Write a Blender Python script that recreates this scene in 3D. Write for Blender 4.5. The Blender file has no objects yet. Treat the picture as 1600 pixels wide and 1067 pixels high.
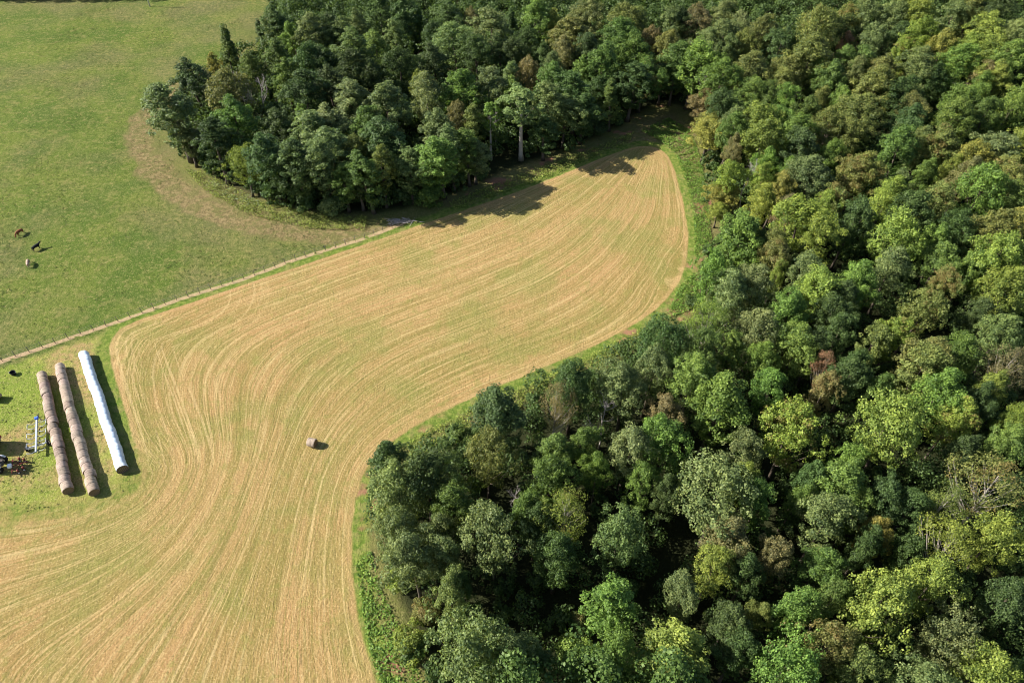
import bpy, bmesh, math, random
import numpy as np
from mathutils import Vector, Matrix

scene = bpy.context.scene
C = scene.collection
PI = math.pi

# ------------------------------------------------------------------ camera, sky, sun, exposure
H, PITCH, FPX = 79.0, math.radians(46.0), 1090.0      # drone height, tilt below the horizon, focal length in 1600 px
SP, CP = math.sin(PITCH), math.cos(PITCH)
cam = bpy.data.objects.new("camera", bpy.data.cameras.new("camera"))
C.objects.link(cam)
cam.location = (0, 0, H)
cam.rotation_euler = (PI / 2 - PITCH, 0, 0)
cam.data.sensor_width = 36
cam.data.lens = FPX / 1600 * 36
cam.data.clip_end = 6000
scene.camera = cam

SUN_EL, SUN_AZ = math.radians(36), math.radians(5)     # sun from the picture's west, a touch beyond
sun_dir = Vector((-math.cos(SUN_EL) * math.cos(SUN_AZ), math.cos(SUN_EL) * math.sin(SUN_AZ), math.sin(SUN_EL)))
world = bpy.data.worlds.new("World")
scene.world = world
world.use_nodes = True
nt = world.node_tree
sky = nt.nodes.new("ShaderNodeTexSky")
sky.sky_type = 'NISHITA'
sky.sun_disc = False
sky.sun_elevation = SUN_EL
sky.sun_rotation = math.atan2(sun_dir.x, sun_dir.y) % (2 * PI)
nt.nodes["Background"].inputs[1].default_value = 0.072
nt.links.new(sky.outputs[0], nt.nodes["Background"].inputs[0])
sl = bpy.data.lights.new("sun", 'SUN')
sl.energy = 4.8
sl.angle = math.radians(0.5)
sl.color = (1.0, 0.95, 0.86)
so = bpy.data.objects.new("sun", sl)
so.rotation_euler = sun_dir.to_track_quat('Z', 'Y').to_euler()
so.location = (-60, 0, 120)
C.objects.link(so)
scene.view_settings.view_transform = 'Standard'
scene.view_settings.look = 'None'
scene.view_settings.gamma = 1
scene.view_settings.exposure = 1.25
scene.cycles.filter_width = 1.0
scene.cycles.max_bounces = 6
scene.cycles.diffuse_bounces = 3
scene.cycles.transmission_bounces = 3
scene.cycles.transparent_max_bounces = 4

# ------------------------------------------------------------------ helpers
def terr(x, y):
    """ground height: flat farmland, wooded slope rising far to the east"""
    s = np.clip((x * 0.80 + y * 0.34 - 95.0) / 110.0, 0, 1.3)
    rise = 20.0 * s * s * (3 - 2 * np.minimum(s, 1.0)) * (s <= 1) + 20.0 * (s > 1)
    und = 0.25 * np.sin(x * 0.035 + 1.0) * np.sin(y * 0.028)
    return rise + und * np.clip((x - 60) / 60.0, 0, 1)

def ray(px, py):
    u, v = px - 800.0, py - 533.5
    return np.array([u, FPX * CP - v * SP, -FPX * SP - v * CP])

def G(px, py, z=0.0):
    """where the ray of photo pixel (px, py) is z above the ground"""
    d = ray(px, py)
    h = z
    for _ in range(12):
        t = (H - h) / (-d[2])
        x, y = d[0] * t, d[1] * t
        h = z + float(terr(np.array(x), np.array(y)))
    return np.array([x, y, h - z])

def depth(p):
    return p[1] * CP + (H - p[2]) * SP

def tag(o, label=None, cat=None, group=None, kind=None):
    if label: o["label"] = label
    if cat: o["category"] = cat
    if group: o["group"] = group
    if kind: o["kind"] = kind
    return o

def empty(name, loc=(0, 0, 0), rz=0.0):
    o = bpy.data.objects.new(name, None)
    o.empty_display_size = 0.5
    o.location = loc
    o.rotation_euler = (0, 0, rz)
    C.objects.link(o)
    return o

def link(name, me, parent=None, mat=None, loc=None):
    o = bpy.data.objects.new(name, me)
    C.objects.link(o)
    if mat is not None and not me.materials:
        me.materials.append(mat)
    if parent is not None: o.parent = parent
    if loc is not None: o.location = loc
    return o

def np_mesh(name, verts, faces, attrs=None, smooth=False):
    """verts (n,3), faces (m,k) with k fixed"""
    me = bpy.data.meshes.new(name)
    verts = np.asarray(verts, dtype=np.float32); faces = np.asarray(faces, dtype=np.int32)
    m, k = faces.shape
    me.vertices.add(len(verts)); me.vertices.foreach_set("co", verts.ravel())
    me.loops.add(m * k); me.loops.foreach_set("vertex_index", faces.ravel())
    me.polygons.add(m)
    me.polygons.foreach_set("loop_start", np.arange(0, m * k, k, dtype=np.int32))
    me.polygons.foreach_set("loop_total", np.full(m, k, dtype=np.int32))
    if smooth:
        me.polygons.foreach_set("use_smooth", np.ones(m, dtype=bool))
    if attrs:
        for a, val in attrs.items():
            at = me.attributes.new(a, 'FLOAT', 'POINT')
            at.data.foreach_set("value", np.asarray(val, dtype=np.float32))
    me.update(calc_edges=True)
    return me

class MB:
    """collects solid shapes into one mesh"""
    def __init__(s): s.v = []; s.f = []
    def add(s, vs, fs):
        b = len(s.v); s.v += [tuple(v) for v in vs]; s.f += [tuple(i + b for i in f) for f in fs]
    def box(s, c, d, rot=None):
        hx, hy, hz = d[0] / 2, d[1] / 2, d[2] / 2
        vs = [Vector((x * hx, y * hy, z * hz)) for z in (-1, 1) for y in (-1, 1) for x in (-1, 1)]
        if rot is not None: vs = [rot @ v for v in vs]
        vs = [v + Vector(c) for v in vs]
        s.add(vs, [(0, 2, 3, 1), (4, 5, 7, 6), (0, 1, 5, 4), (2, 6, 7, 3), (0, 4, 6, 2), (1, 3, 7, 5)])
    def tube(s, path, rad, n=6, cap=True):
        P = [Vector(p) for p in path]
        R = rad if isinstance(rad, (list, tuple)) else [rad] * len(P)
        rings = []
        for i, p in enumerate(P):
            t = (P[min(i + 1, len(P) - 1)] - P[max(i - 1, 0)]).normalized()
            a = Vector((0, 0, 1)) if abs(t.z) < 0.9 else Vector((1, 0, 0))
            u = t.cross(a).normalized(); w = t.cross(u)
            rings.append([p + (u * math.cos(2 * PI * k / n) + w * math.sin(2 * PI * k / n)) * R[i] for k in range(n)])
        vs = [v for r in rings for v in r]; fs = []
        for i in range(len(P) - 1):
            for k in range(n):
                k2 = (k + 1) % n
                fs.append((i * n + k, i * n + k2, (i + 1) * n + k2, (i + 1) * n + k))
        if cap:
            fs.append(tuple(range(n))[::-1]); fs.append(tuple((len(P) - 1) * n + k for k in range(n)))
        s.add(vs, fs)
    def mesh(s, name, smooth=False, bevel=0):
        me = bpy.data.meshes.new(name)
        me.from_pydata([tuple(v) for v in s.v], [], s.f)
        bm = bmesh.new(); bm.from_mesh(me)
        if bevel:
            bmesh.ops.bevel(bm, geom=bm.edges[:], offset=bevel, segments=1, affect='EDGES', clamp_overlap=True)
        bmesh.ops.recalc_face_normals(bm, faces=bm.faces[:])
        bm.to_mesh(me); bm.free()
        if smooth:
            for p in me.polygons: p.use_smooth = True
        return me
    def build(s, name, mat, parent=None, smooth=False, bevel=0):
        return link(name, s.mesh(name, smooth, bevel), parent, mat)

# ------------------------------------------------------------------ node helpers and materials
class NT:
    def __init__(s, name):
        s.m = bpy.data.materials.new(name); s.m.use_nodes = True
        s.t = s.m.node_tree; s.n = s.t.nodes; s.b = s.n["Principled BSDF"]
        s.b.inputs["Specular IOR Level"].default_value = 0.15
        s.b.inputs["Roughness"].default_value = 0.9
    def new(s, typ, **kw):
        n = s.n.new("ShaderNode" + typ)
        for k, v in kw.items(): setattr(n, k, v)
        return n
    def put(s, sock, v):
        if isinstance(v, bpy.types.NodeSocket): s.t.links.new(v, sock)
        elif isinstance(v, (tuple, list)):
            sock.default_value = (*v, 1.0) if len(v) == 3 and sock.type == 'RGBA' else v
        else: sock.default_value = v
    def math(s, op, a, b=0.0, c=0.0, clamp=False):
        n = s.new("Math", operation=op, use_clamp=clamp)
        s.put(n.inputs[0], a); s.put(n.inputs[1], b); s.put(n.inputs[2], c)
        return n.outputs[0]
    def mix(s, f, a, b, blend='MIX'):
        n = s.new("Mix", data_type='RGBA', blend_type=blend)
        s.put(n.inputs[0], f); s.put(n.inputs[6], a); s.put(n.inputs[7], b)
        return n.outputs[2]
    def noise(s, vec, scale, detail=3.0, rough=0.55, dist=0.0):
        n = s.new("TexNoise")
        if vec is not None: s.put(n.inputs["Vector"], vec)
        n.inputs["Scale"].default_value = scale; n.inputs["Detail"].default_value = detail
        n.inputs["Roughness"].default_value = rough; n.inputs["Distortion"].default_value = dist
        return n.outputs[0]
    def step(s, v, lo, hi):
        n = s.new("MapRange", interpolation_type='SMOOTHSTEP')
        s.put(n.inputs[0], v); n.inputs[1].default_value = lo; n.inputs[2].default_value = hi
        return n.outputs[0]
    def attr(s, name):
        return s.new("Attribute", attribute_type='GEOMETRY', attribute_name=name).outputs["Fac"]
    def xyz(s, x, y, z):
        n = s.new("CombineXYZ"); s.put(n.inputs[0], x); s.put(n.inputs[1], y); s.put(n.inputs[2], z)
        return n.outputs[0]
    def bump(s, h, strength, dist):
        n = s.new("Bump"); n.inputs["Strength"].default_value = strength; n.inputs["Distance"].default_value = dist
        s.put(n.inputs["Height"], h); s.t.links.new(n.outputs[0], s.b.inputs["Normal"])
    def col(s, c): s.put(s.b.inputs["Base Color"], c); return s.m

def plain(name, col, rough=0.8, metal=0.0, var=0.25, scale=3.0, spec=0.2, bump=0.0):
    t = NT(name)
    pos = t.new("TexCoord").outputs["Object"]
    n = t.noise(pos, scale, 4)
    c = t.mix(n, tuple(x * (1 - var) for x in col), tuple(min(1, x * (1 + var)) for x in col))
    t.b.inputs["Roughness"].default_value = rough; t.b.inputs["Metallic"].default_value = metal
    t.b.inputs["Specular IOR Level"].default_value = spec
    if bump: t.bump(n, bump, 0.05)
    return t.col(c)

M = {}
M['bark'] = plain('brown_bark', (.10, .08, .06), var=.4, bump=.5)
M['pale_bark'] = plain('pale_bark', (.38, .34, .29), var=.35, bump=.4)
M['dead_wood'] = plain('dead_wood', (.36, .32, .30), var=.3, bump=.4)
M['steel'] = plain('galvanised_steel', (.36, .38, .41), rough=.45, metal=.3, spec=.5)
M['pale_blue'] = plain('pale_blue_paint', (.36, .41, .50), rough=.5, spec=.4)
M['blue'] = plain('blue_paint', (.04, .12, .55), rough=.45, spec=.4)
M['white'] = plain('white_paint', (.75, .76, .78), rough=.5, spec=.4, var=.08)
M['black'] = plain('black_rubber', (.015, .015, .017), rough=.8)
M['dark_red'] = plain('rusty_red_paint', (.16, .035, .025), rough=.6, var=.4)
M['red'] = plain('red_paint', (.35, .05, .04), rough=.6, var=.3)
M['post'] = plain('weathered_post', (.10, .085, .075), var=.3)
M['wire'] = plain('fence_wire', (.30, .29, .28), rough=.5, metal=.6)
M['plank'] = plain('grey_planks', (.30, .25, .2), var=.3, scale=6)

def foliage():
    t = NT('leaves')
    oi = t.new("ObjectInfo")
    geo = t.new("NewGeometry")
    isl = geo.outputs["Random Per Island"]
    cl = t.attr('clump')
    base = oi.outputs["Color"]
    dark = t.mix(1.0, base, (.42, .52, .48), 'MULTIPLY')
    lite = t.mix(1.0, base, (1.80, 1.58, 1.35), 'MULTIPLY')
    c = t.mix(isl, dark, lite)
    c = t.mix(1.0, c, t.mix(cl, (.66, .72, .70), (1.28, 1.24, 1.2)), 'MULTIPLY')
    c = t.mix(t.math('MULTIPLY', cl, 0.35), c, t.mix(1.0, base, (1.28, 1.2, .85), 'MULTIPLY'))
    # autumn tint on some leaf clumps: the object colour's alpha says how many
    f = t.math('LESS_THAN', t.math('ADD', t.math('MULTIPLY', cl, .85), t.math('MULTIPLY', isl, .15)), t.math('SUBTRACT', 1.0, oi.outputs["Alpha"]))
    c = t.mix(t.math('MULTIPLY', f, .50), c, (.28, .19, .065))
    t.b.inputs["Roughness"].default_value = .55
    t.b.inputs["Specular IOR Level"].default_value = .25
    t.put(t.b.inputs["Base Color"], c)
    tr = t.new("BsdfTranslucent")
    t.put(tr.inputs[0], t.mix(1.0, c, (1.25, 1.25, .6), 'MULTIPLY'))
    mx = t.new("MixShader"); mx.inputs[0].default_value = .34
    t.t.links.new(t.b.outputs[0], mx.inputs[1]); t.t.links.new(tr.outputs[0], mx.inputs[2])
    t.t.links.new(mx.outputs[0], t.n["Material Output"].inputs[0])
    return t.m
M['leaves'] = foliage()

# ------------------------------------------------------------------ plan of the place (photo pixels turned into ground points)
HAY = [(168,545),(178,520),(205,503),(300,472),(400,438),(500,405),(600,371),(660,350),(720,330),(790,306),(860,280),(920,255),(965,237),
       (1000,227),(1030,230),(1050,250),(1062,290),(1072,335),(1077,380),(1072,420),(1055,455),(1020,490),(975,517),(920,545),(850,575),
       (780,604),(720,630),(660,660),(612,690),(578,722),(560,760),(552,810),(550,870),(555,930),(565,985),(580,1035),(596,1090),(606,1180),(620,1400),
       (-2600,1400),(-500,905),(-120,822),(0,814),(90,810),(160,798),(205,775),(222,745),(212,700),(196,645),(178,590)]
WOOD = [(258,205),(280,245),(318,280),(355,300),(420,322),(500,338),(580,340),(640,333),(700,314),(760,287),(830,260),(900,236),(960,207),(1005,180),
        (1045,164),(1086,182),(1098,250),(1112,320),(1118,385),(1085,440),(1068,492),(1010,522),(945,562),(870,592),(800,625),(730,662),
        (655,705),(605,745),(580,790),(577,850),(592,920),(625,1000),(660,1100)]
hay = np.array([G(*p)[:2] for p in HAY])
wood = [tuple(G(*p)[:2]) for p in WOOD]
wood += [(-12, 5), (0, -60), (420, -60), (420, 520), (-130, 520), (-112, 330)]
wood += [tuple(G(*p)[:2]) for p in [(425,-20),(420,30),(428,72),(395,105),(330,130),(275,170)]]
wood = np.array(wood)
FENCE = [(-60,590),(2,565),(120,525),(195,499),(280,468),(376,438),(464,405),(560,376),(632,349)]
fence_w = np.array([G(*p)[:2] for p in FENCE])
YARD = [(-500,640),(0,575),(120,535),(172,520),(172,560),(190,630),(210,700),(222,745),(200,775),(120,800),(0,815),(-500,840)]
yard = np.array([G(*p)[:2] for p in YARD])

def seg_dist(P, A, B):
    d = B - A
    t = np.clip(((P - A) @ d) / (d @ d + 1e-9), 0, 1)
    return np.hypot(*(P - A - t[:, None] * d).T)
def line_dist(P, L):
    r = np.full(len(P), 1e9)
    for a, b in zip(L[:-1], L[1:]): r = np.minimum(r, seg_dist(P, a, b))
    return r
def inside(P, poly):
    x, y = P[:, 0], P[:, 1]; r = np.zeros(len(P), bool)
    for (x1, y1), (x2, y2) in zip(poly, np.roll(poly, -1, 0)):
        c = ((y1 > y) != (y2 > y)) & (x < (x2 - x1) * (y - y1) / (y2 - y1 + 1e-12) + x1)
        r ^= c
    return r
def sdf(P, poly):
    d = line_dist(P, np.vstack([poly, poly[:1]]))
    return np.where(inside(P, poly), d, -d)

def smooth_poly(poly, n=2):
    for _ in range(n):          # corner cutting
        q = np.roll(poly, -1, 0)
        poly = np.stack([poly * .75 + q * .25, poly * .25 + q * .75], 1).reshape(-1, 2)
    return poly
hay = smooth_poly(hay); wood_s = smooth_poly(wood, 1)

def axis(lo, hi, step, far):
    core = np.arange(lo, hi, step)
    ext = []; s = step; v = hi
    while v < far: ext.append(v); s *= 1.3; v += s
    neg = []; s = step; v = lo - step
    while v > -far: neg.append(v); s *= 1.3; v -= s
    return np.array(neg[::-1] + list(core) + ext)
gx, gy = axis(-125, 130, 0.8, 3000), axis(12, 235, 0.8, 3000)
X, Y = np.meshgrid(gx, gy)
P = np.stack([X.ravel(), Y.ravel()], 1)
Z = terr(P[:, 0], P[:, 1])
nx, ny = len(gx), len(gy)
idx = np.arange(nx * ny).reshape(ny, nx)
gf = np.stack([idx[:-1, :-1], idx[:-1, 1:], idx[1:, 1:], idx[1:, :-1]], -1).reshape(-1, 4)
d_hay = sdf(P, hay)
def px_line(L): return np.array([G(*p)[:2] for p in L])
def chaikin(L):
    for _ in range(3):
        a, b = L[:-1], L[1:]
        L = np.vstack([L[:1], np.stack([a * .75 + b * .25, a * .25 + b * .75], 1).reshape(-1, 2), L[-1:]])
    return L
def soft_dist(lines, k):
    return -k * np.log(sum(np.exp(-np.minimum(line_dist(P, chaikin(px_line(L))), 250) / k) for L in lines))
i0, i1, i2 = HAY.index((1000,227)), HAY.index((1055,455)), HAY.index((620,1400))
side_a = np.maximum(soft_dist([HAY[i1 - 1:i2 + 1], HAY[i0 + 1:i1 + 1]], 4.0), .02)
yard_side = [(205,503),(178,520),(168,545),(178,590),(196,645),(212,700),(222,745)]
side_b = np.maximum(soft_dist([HAY[2:i0 + 1], yard_side], 5.0), .02)
south = np.maximum(soft_dist([[(222,745),(205,795),(60,850),(-260,880)], [(-260,880),(-330,1000),(-260,1400)]], 4.0), .3)
kb = 4.0
side_b = np.maximum(-kb * np.log(np.exp(-side_b / kb) + np.exp(-south / kb)) + kb * .4, .02)
swath = 47.0 * side_a / (side_a + side_b)          # runs across the raked swaths: 0 along the wood, 47 along fence and yard
lobe = soft_dist([[(300,472),(205,503),(178,520),(168,545),(178,590),(196,645),(212,700),(222,745)]], 3.0)
d_wood = sdf(P, wood_s)
d_fence = line_dist(P, fence_w)
d_yard = sdf(P, yard)
me = np_mesh('ground', np.column_stack([P, Z]), gf,
             dict(d_hay=np.clip(d_hay, -400, 400), d_wood=np.clip(d_wood, -400, 400), d_fence=np.clip(d_fence, 0, 400), d_yard=np.clip(d_yard, -400, 400), swath=np.clip(swath, -20, 400), lobe=np.clip(lobe, 0, 200)), smooth=True)

def ground_mat():
    t = NT('farm_ground')
    pos = t.new("NewGeometry").outputs["Position"]
    sep = t.new("SeparateXYZ"); t.put(sep.inputs[0], pos)
    px, py = sep.outputs[0], sep.outputs[1]
    dh, dw, df, dy = t.attr('d_hay'), t.attr('d_wood'), t.attr('d_fence'), t.attr('d_yard')
    speck = t.noise(pos, 1.25, 6, .72)
    fine = t.noise(pos, 4.2, 3, .65)
    clod = t.noise(pos, .45, 5, .68)
    patch = t.noise(pos, .085, 5, .62)
    patch2 = t.noise(pos, .03, 4, .6)
    wob = t.math('MULTIPLY', t.math('SUBTRACT', t.noise(pos, .35, 4), .5), 1.0)
    # --- pasture
    g = t.mix(t.step(patch, .38, .62), (.066, .108, .018), (.112, .142, .027))
    g = t.mix(t.math('MULTIPLY', t.step(patch2, .44, .64), .6), g, (.150, .120, .066))
    g = t.mix(t.math('MULTIPLY', t.step(clod, .50, .62), .55), g, (.185, .170, .058))
    g = t.mix(t.math('MULTIPLY', t.step(speck, .50, .60), .75), g, (.062, .090, .018))
    g = t.mix(t.math('MULTIPLY', t.step(speck, .46, .36), .6), g, (.235, .205, .080))
    g = t.mix(t.math('MULTIPLY', t.step(fine, .55, .66), .55), g, (.30, .265, .11))
    g = t.mix(t.math('MULTIPLY', t.step(fine, .44, .34), .55), g, (.045, .060, .014))
    # dry rank grass round the far wood
    dwn = t.math('ADD', dw, t.math('MULTIPLY', t.math('SUBTRACT', t.noise(pos, .16, 3), .5), 6.0))
    dry = t.mix(t.step(speck, .40, .60), (.125, .090, .045), (.27, .195, .10))
    dry = t.mix(t.math('MULTIPLY', t.step(clod, .44, .58), .65), dry, (.095, .105, .030))
    dry = t.mix(t.math('MULTIPLY', t.step(fine, .55, .66), .5), dry, (.38, .29, .17))
    far_off = t.step(py, 205.0, 165.0)
    ringm = t.math('MULTIPLY', t.math('MULTIPLY', t.step(dwn, -9.5, -8.0), t.math('SUBTRACT', 1.0, t.math('MULTIPLY', t.step(dwn, -5.0, -1.5), .55))), far_off)
    g = t.mix(t.math('MULTIPLY', ringm, .78), g, dry)
    # --- bale yard
    yv = t.mix(t.step(patch, .40, .60), (.150, .200, .032), (.29, .205, .090))
    yv = t.mix(t.math('MULTIPLY', t.step(clod, .46, .60), .6), yv, (.20, .245, .042))
    yv = t.mix(t.math('MULTIPLY', t.step(speck, .50, .60), .6), yv, (.095, .130, .026))
    yv = t.mix(t.math('MULTIPLY', t.step(fine, .54, .64), .6), yv, (.40, .32, .15))
    yv = t.mix(t.math('MULTIPLY', t.step(fine, .44, .36), .5), yv, (.10, .10, .03))
    g = t.mix(t.step(t.math('ADD', dy, t.math('MULTIPLY', wob, 3.0)), -.5, .8), g, yv)
    # --- green verge on the field side of the fence and round the field
    vg = t.mix(t.step(speck, .42, .60), (.085, .140, .020), (.18, .215, .045))
    vg = t.mix(t.math('MULTIPLY', t.step(clod, .5, .62), .5), vg, (.24, .20, .08))
    verge = t.math('MULTIPLY', t.step(t.math('ADD', dh, t.math('MULTIPLY', wob, 1.6)), -2.6, -1.6), t.step(dw, 1.0, -1.0))
    g = t.mix(t.math('MULTIPLY', verge, .9), g, vg)
    # bare reddish soil patches along the wood's edge
    soil = t.mix(speck, (.19, .085, .050), (.34, .19, .115))
    sm = t.math('MULTIPLY', t.math('MULTIPLY', t.step(t.noise(pos, .13, 3, .6), .55, .63), t.step(px, -34, -24)), t.math('MULTIPLY', t.step(dw, -4.5, -2.0), t.step(dw, 2.5, 0.0)))
    g = t.mix(sm, g, soil)
    # --- hay field: raked swaths follow the field's edge
    sw = t.math('ADD', t.attr('swath'), t.math('MULTIPLY', t.math('SUBTRACT', t.noise(pos, .09, 3, .5), .5), .9))
    turn = t.noise(t.xyz(t.math('MULTIPLY', t.attr('lobe'), 1.5), t.math('MULTIPLY', px, .03), t.math('MULTIPLY', py, .03)), 1.0, 3, .6)
    big = t.noise(t.xyz(t.math('MULTIPLY', sw, .30), t.math('MULTIPLY', px, .018), t.math('MULTIPLY', py, .018)), 1.0, 3, .5)
    thin = t.noise(t.xyz(t.math('MULTIPLY', sw, 2.3), t.math('MULTIPLY', px, .035), t.math('MULTIPLY', py, .035)), 1.0, 4, .7)
    thin2 = t.noise(t.xyz(t.math('MULTIPLY', sw, 1.5), t.math('MULTIPLY', px, .012), t.math('MULTIPLY', py, .012)), 3.3, 3, .6)
    grain = t.noise(t.xyz(t.math('MULTIPLY', sw, 4.5), t.math('MULTIPLY', px, .5), t.math('MULTIPLY', py, .5)), 1.0, 5, .75)
    h = t.mix(t.step(big, .40, .60), (.238, .174, .059), (.318, .207, .086))
    h = t.mix(t.math('MULTIPLY', t.step(patch, .45, .60), .62), h, (.165, .180, .045))
    h = t.mix(t.math('MULTIPLY', t.step(patch2, .46, .60), .40), h, (.345, .195, .088))
    h = t.mix(t.math('MULTIPLY', t.step(thin, .50, .58), .50), h, (.145, .140, .036))
    h = t.mix(t.math('MULTIPLY', t.step(thin2, .53, .60), .55), h, (.43, .305, .14))
    # thin straw lines left where the windrows lay
    fr = t.math('FRACT', t.math('ADD', t.math('MULTIPLY', sw, .31), t.math('MULTIPLY', big, .9)))
    wl = t.math('MULTIPLY', t.step(fr, .0, .05), t.step(fr, .17, .09))
    wl = t.math('MULTIPLY', wl, t.step(t.noise(pos, .07, 3), .42, .58))
    h = t.mix(t.math('MULTIPLY', t.math('MULTIPLY', t.step(turn, .52, .62), t.math('MULTIPLY', t.step(t.attr('lobe'), 15.0, 8.0), t.step(py, 51.0, 58.0))), .55), h, (.46, .335, .16))
    h = t.mix(t.math('MULTIPLY', wl, .46), h, (.50, .375, .18))
    fleck = t.noise(pos, 3.4, 4, .7)
    h = t.mix(t.math('MULTIPLY', t.step(fleck, .54, .64), .42), h, (.50, .385, .19))
    h = t.mix(t.math('MULTIPLY', t.step(fleck, .45, .36), .45), h, (.13, .115, .035))
    h = t.mix(t.math('MULTIPLY', t.step(grain, .54, .66), .36), h, (.50, .385, .19))
    h = t.mix(t.math('MULTIPLY', t.step(grain, .45, .35), .5), h, (.115, .098, .032))
    h = t.mix(t.math('MULTIPLY', t.step(clod, .54, .64), .35), h, (.19, .20, .05))
    edge = t.math('ADD', dh, t.math('MULTIPLY', wob, .6))
    rim = t.math('MULTIPLY', t.step(edge, 0.0, .3), t.step(edge, 1.2, .5))
    h = t.mix(t.math('MULTIPLY', rim, .35), h, (.42, .26, .13))
    soft = t.math('MULTIPLY', t.step(dy, -9.0, -2.0), t.step(py, 62.0, 52.0))
    e2 = t.math('ADD', edge, t.math('MULTIPLY', t.math('MULTIPLY', t.math('SUBTRACT', patch, .5), 14.0), soft))
    e2 = t.math('ADD', e2, t.math('MULTIPLY', t.math('MULTIPLY', t.math('SUBTRACT', speck, .5), 5.0), soft))
    hard = t.step(e2, -.15, .25)
    blur = t.step(t.math('ADD', e2, t.math('MULTIPLY', t.math('SUBTRACT', clod, .5), 9.0)), -4.5, 3.5)
    g = t.mix(t.math('ADD', t.math('MULTIPLY', hard, t.math('SUBTRACT', 1.0, soft)), t.math('MULTIPLY', blur, soft)), g, h)
    # --- bare strip under the fence
    fe = t.math('ADD', df, t.math('MULTIPLY', wob, .5))
    dirt = t.mix(speck, (.36, .235, .14), (.52, .37, .24))
    fm = t.math('MULTIPLY', t.step(fe, .55, .30), t.step(t.noise(pos, .5, 2), .30, .42))
    g = t.mix(t.math('MULTIPLY', fm, .72), g, dirt)
    # --- forest floor
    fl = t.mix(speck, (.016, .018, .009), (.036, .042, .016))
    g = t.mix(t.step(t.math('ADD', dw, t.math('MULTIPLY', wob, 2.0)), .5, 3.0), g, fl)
    t.b.inputs["Roughness"].default_value = 1.0
    t.b.inputs["Specular IOR Level"].default_value = 0.05
    hgt = t.math('ADD', t.math('MULTIPLY', speck, .6), t.math('ADD', t.math('MULTIPLY', clod, .6), t.math('MULTIPLY', t.math('ADD', fine, t.math('MULTIPLY', grain, .6)), .35)))
    t.bump(hgt, .9, .45)
    return t.col(g)
gr = link('ground', me, None, ground_mat())
tag(gr, kind='structure')

# ------------------------------------------------------------------ leaf clouds
def leaf_quads(pos, nor, size, rng, aspect=.72):
    n = len(pos)
    a = rng.normal(size=(n, 3)); u = np.cross(nor, a); u /= np.linalg.norm(u, axis=1)[:, None] + 1e-9
    w = np.cross(nor, u)
    s = (size * rng.uniform(.65, 1.35, n))[:, None]
    u = u * s; w = w * s * aspect
    bend = nor * s * .18
    v = np.stack([pos - u, pos - w + bend, pos + u, pos + w + bend], 1).reshape(-1, 3)
    f = np.arange(n * 4).reshape(-1, 4)
    return v, f

def profile(shape, t):
    if shape == 'R': return np.where(t > 0, np.sqrt(np.clip(1 - t ** 2, 0, 1)), np.clip(1 - np.abs(t) ** 2.6, 0, 1) ** .55)
    if shape == 'E':
        s = (t + 1) / 2
        return np.clip(np.sin(PI * np.clip(s, 0, 1) ** 1.12), 0, 1) ** .58
    if shape == 'K': return np.clip((1 - t) / 2, 0, 1) ** .75 * np.clip((t + 1) / .22, 0, 1) ** .5
    if shape == 'S': return np.clip(1 - np.abs(t) ** 2.4, 0, 1) ** .6
    if shape == 'B': return np.where(t > 0, np.clip(1 - t ** 2.0, 0, 1) ** .45, np.clip(1 - np.abs(t) ** 2, 0, 1) ** .8)

def crown_points(r, rz, zc, ncl, nl, seed, shape, inner=.25, cs=(.10, .27)):
    rng = np.random.default_rng(seed)
    t = rng.uniform(-.95, 1, ncl * 3); t = t[np.argsort(rng.random(len(t)) - .25 * (t > 0))][:ncl]
    ph = np.arange(ncl) * 2.39996 + rng.normal(0, .5, ncl)
    a, b, c = rng.uniform(0, 6.28, 3)
    lob = 1 + .17 * np.sin(2 * ph + a) + .12 * np.sin(3 * ph + b + 2 * t) + .10 * np.sin(5 * t + c + ph)
    rad = r * profile(shape, t) * lob * rng.uniform(.46, 1.06, ncl)
    ins = rng.random(ncl) < inner
    rad = np.where(ins, rad * rng.uniform(.2, .7, ncl), rad)
    cen = np.stack([rad * np.cos(ph), rad * np.sin(ph), zc + rz * t * .86 * rng.uniform(.86, 1.08, ncl) * (1 + .10 * np.sin(2 * ph + c))], 1)
    cr = r * rng.uniform(cs[0], cs[1], ncl)
    pts, nrm, cid = [], [], []
    for i in range(ncl):
        n = int(nl * (cr[i] / (r * .29)) ** 2)
        d = rng.normal(size=(n, 3)); d /= np.linalg.norm(d, axis=1)[:, None]
        out = cen[i] - np.array([0, 0, zc - rz * .25]); out /= np.linalg.norm(out) + 1e-6
        keep = d @ out > -.45
        d = d[keep]
        k = rng.random(len(d)) ** .33
        k = np.where(rng.random(len(d)) < .12, k * 1.18, k)
        p = cen[i] + d * (cr[i] * k)[:, None] * np.array([1, 1, .78])
        nn = d * .75 + out * .25 + np.array([0, 0, .28]) + rng.normal(0, .52, d.shape)
        nn /= np.linalg.norm(nn, axis=1)[:, None]
        pts.append(p); nrm.append(nn); cid.append(np.full(len(d), rng.random()))
    return np.vstack(pts), np.vstack(nrm), np.concatenate(cid), cen

def crown_mesh(name, r, rz, zc, ncl, nl, leaf, seed, shape, **kw):
    p, n, cid, cen = crown_points(r, rz, zc, ncl, nl, seed, shape, **kw)
    rng = np.random.default_rng(seed + 7)
    v, f = leaf_quads(p, n, leaf, rng)
    me = np_mesh(name, v, f, dict(clump=np.repeat(cid, 4)))
    me.materials.append(M['leaves'])
    return me, cen

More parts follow.
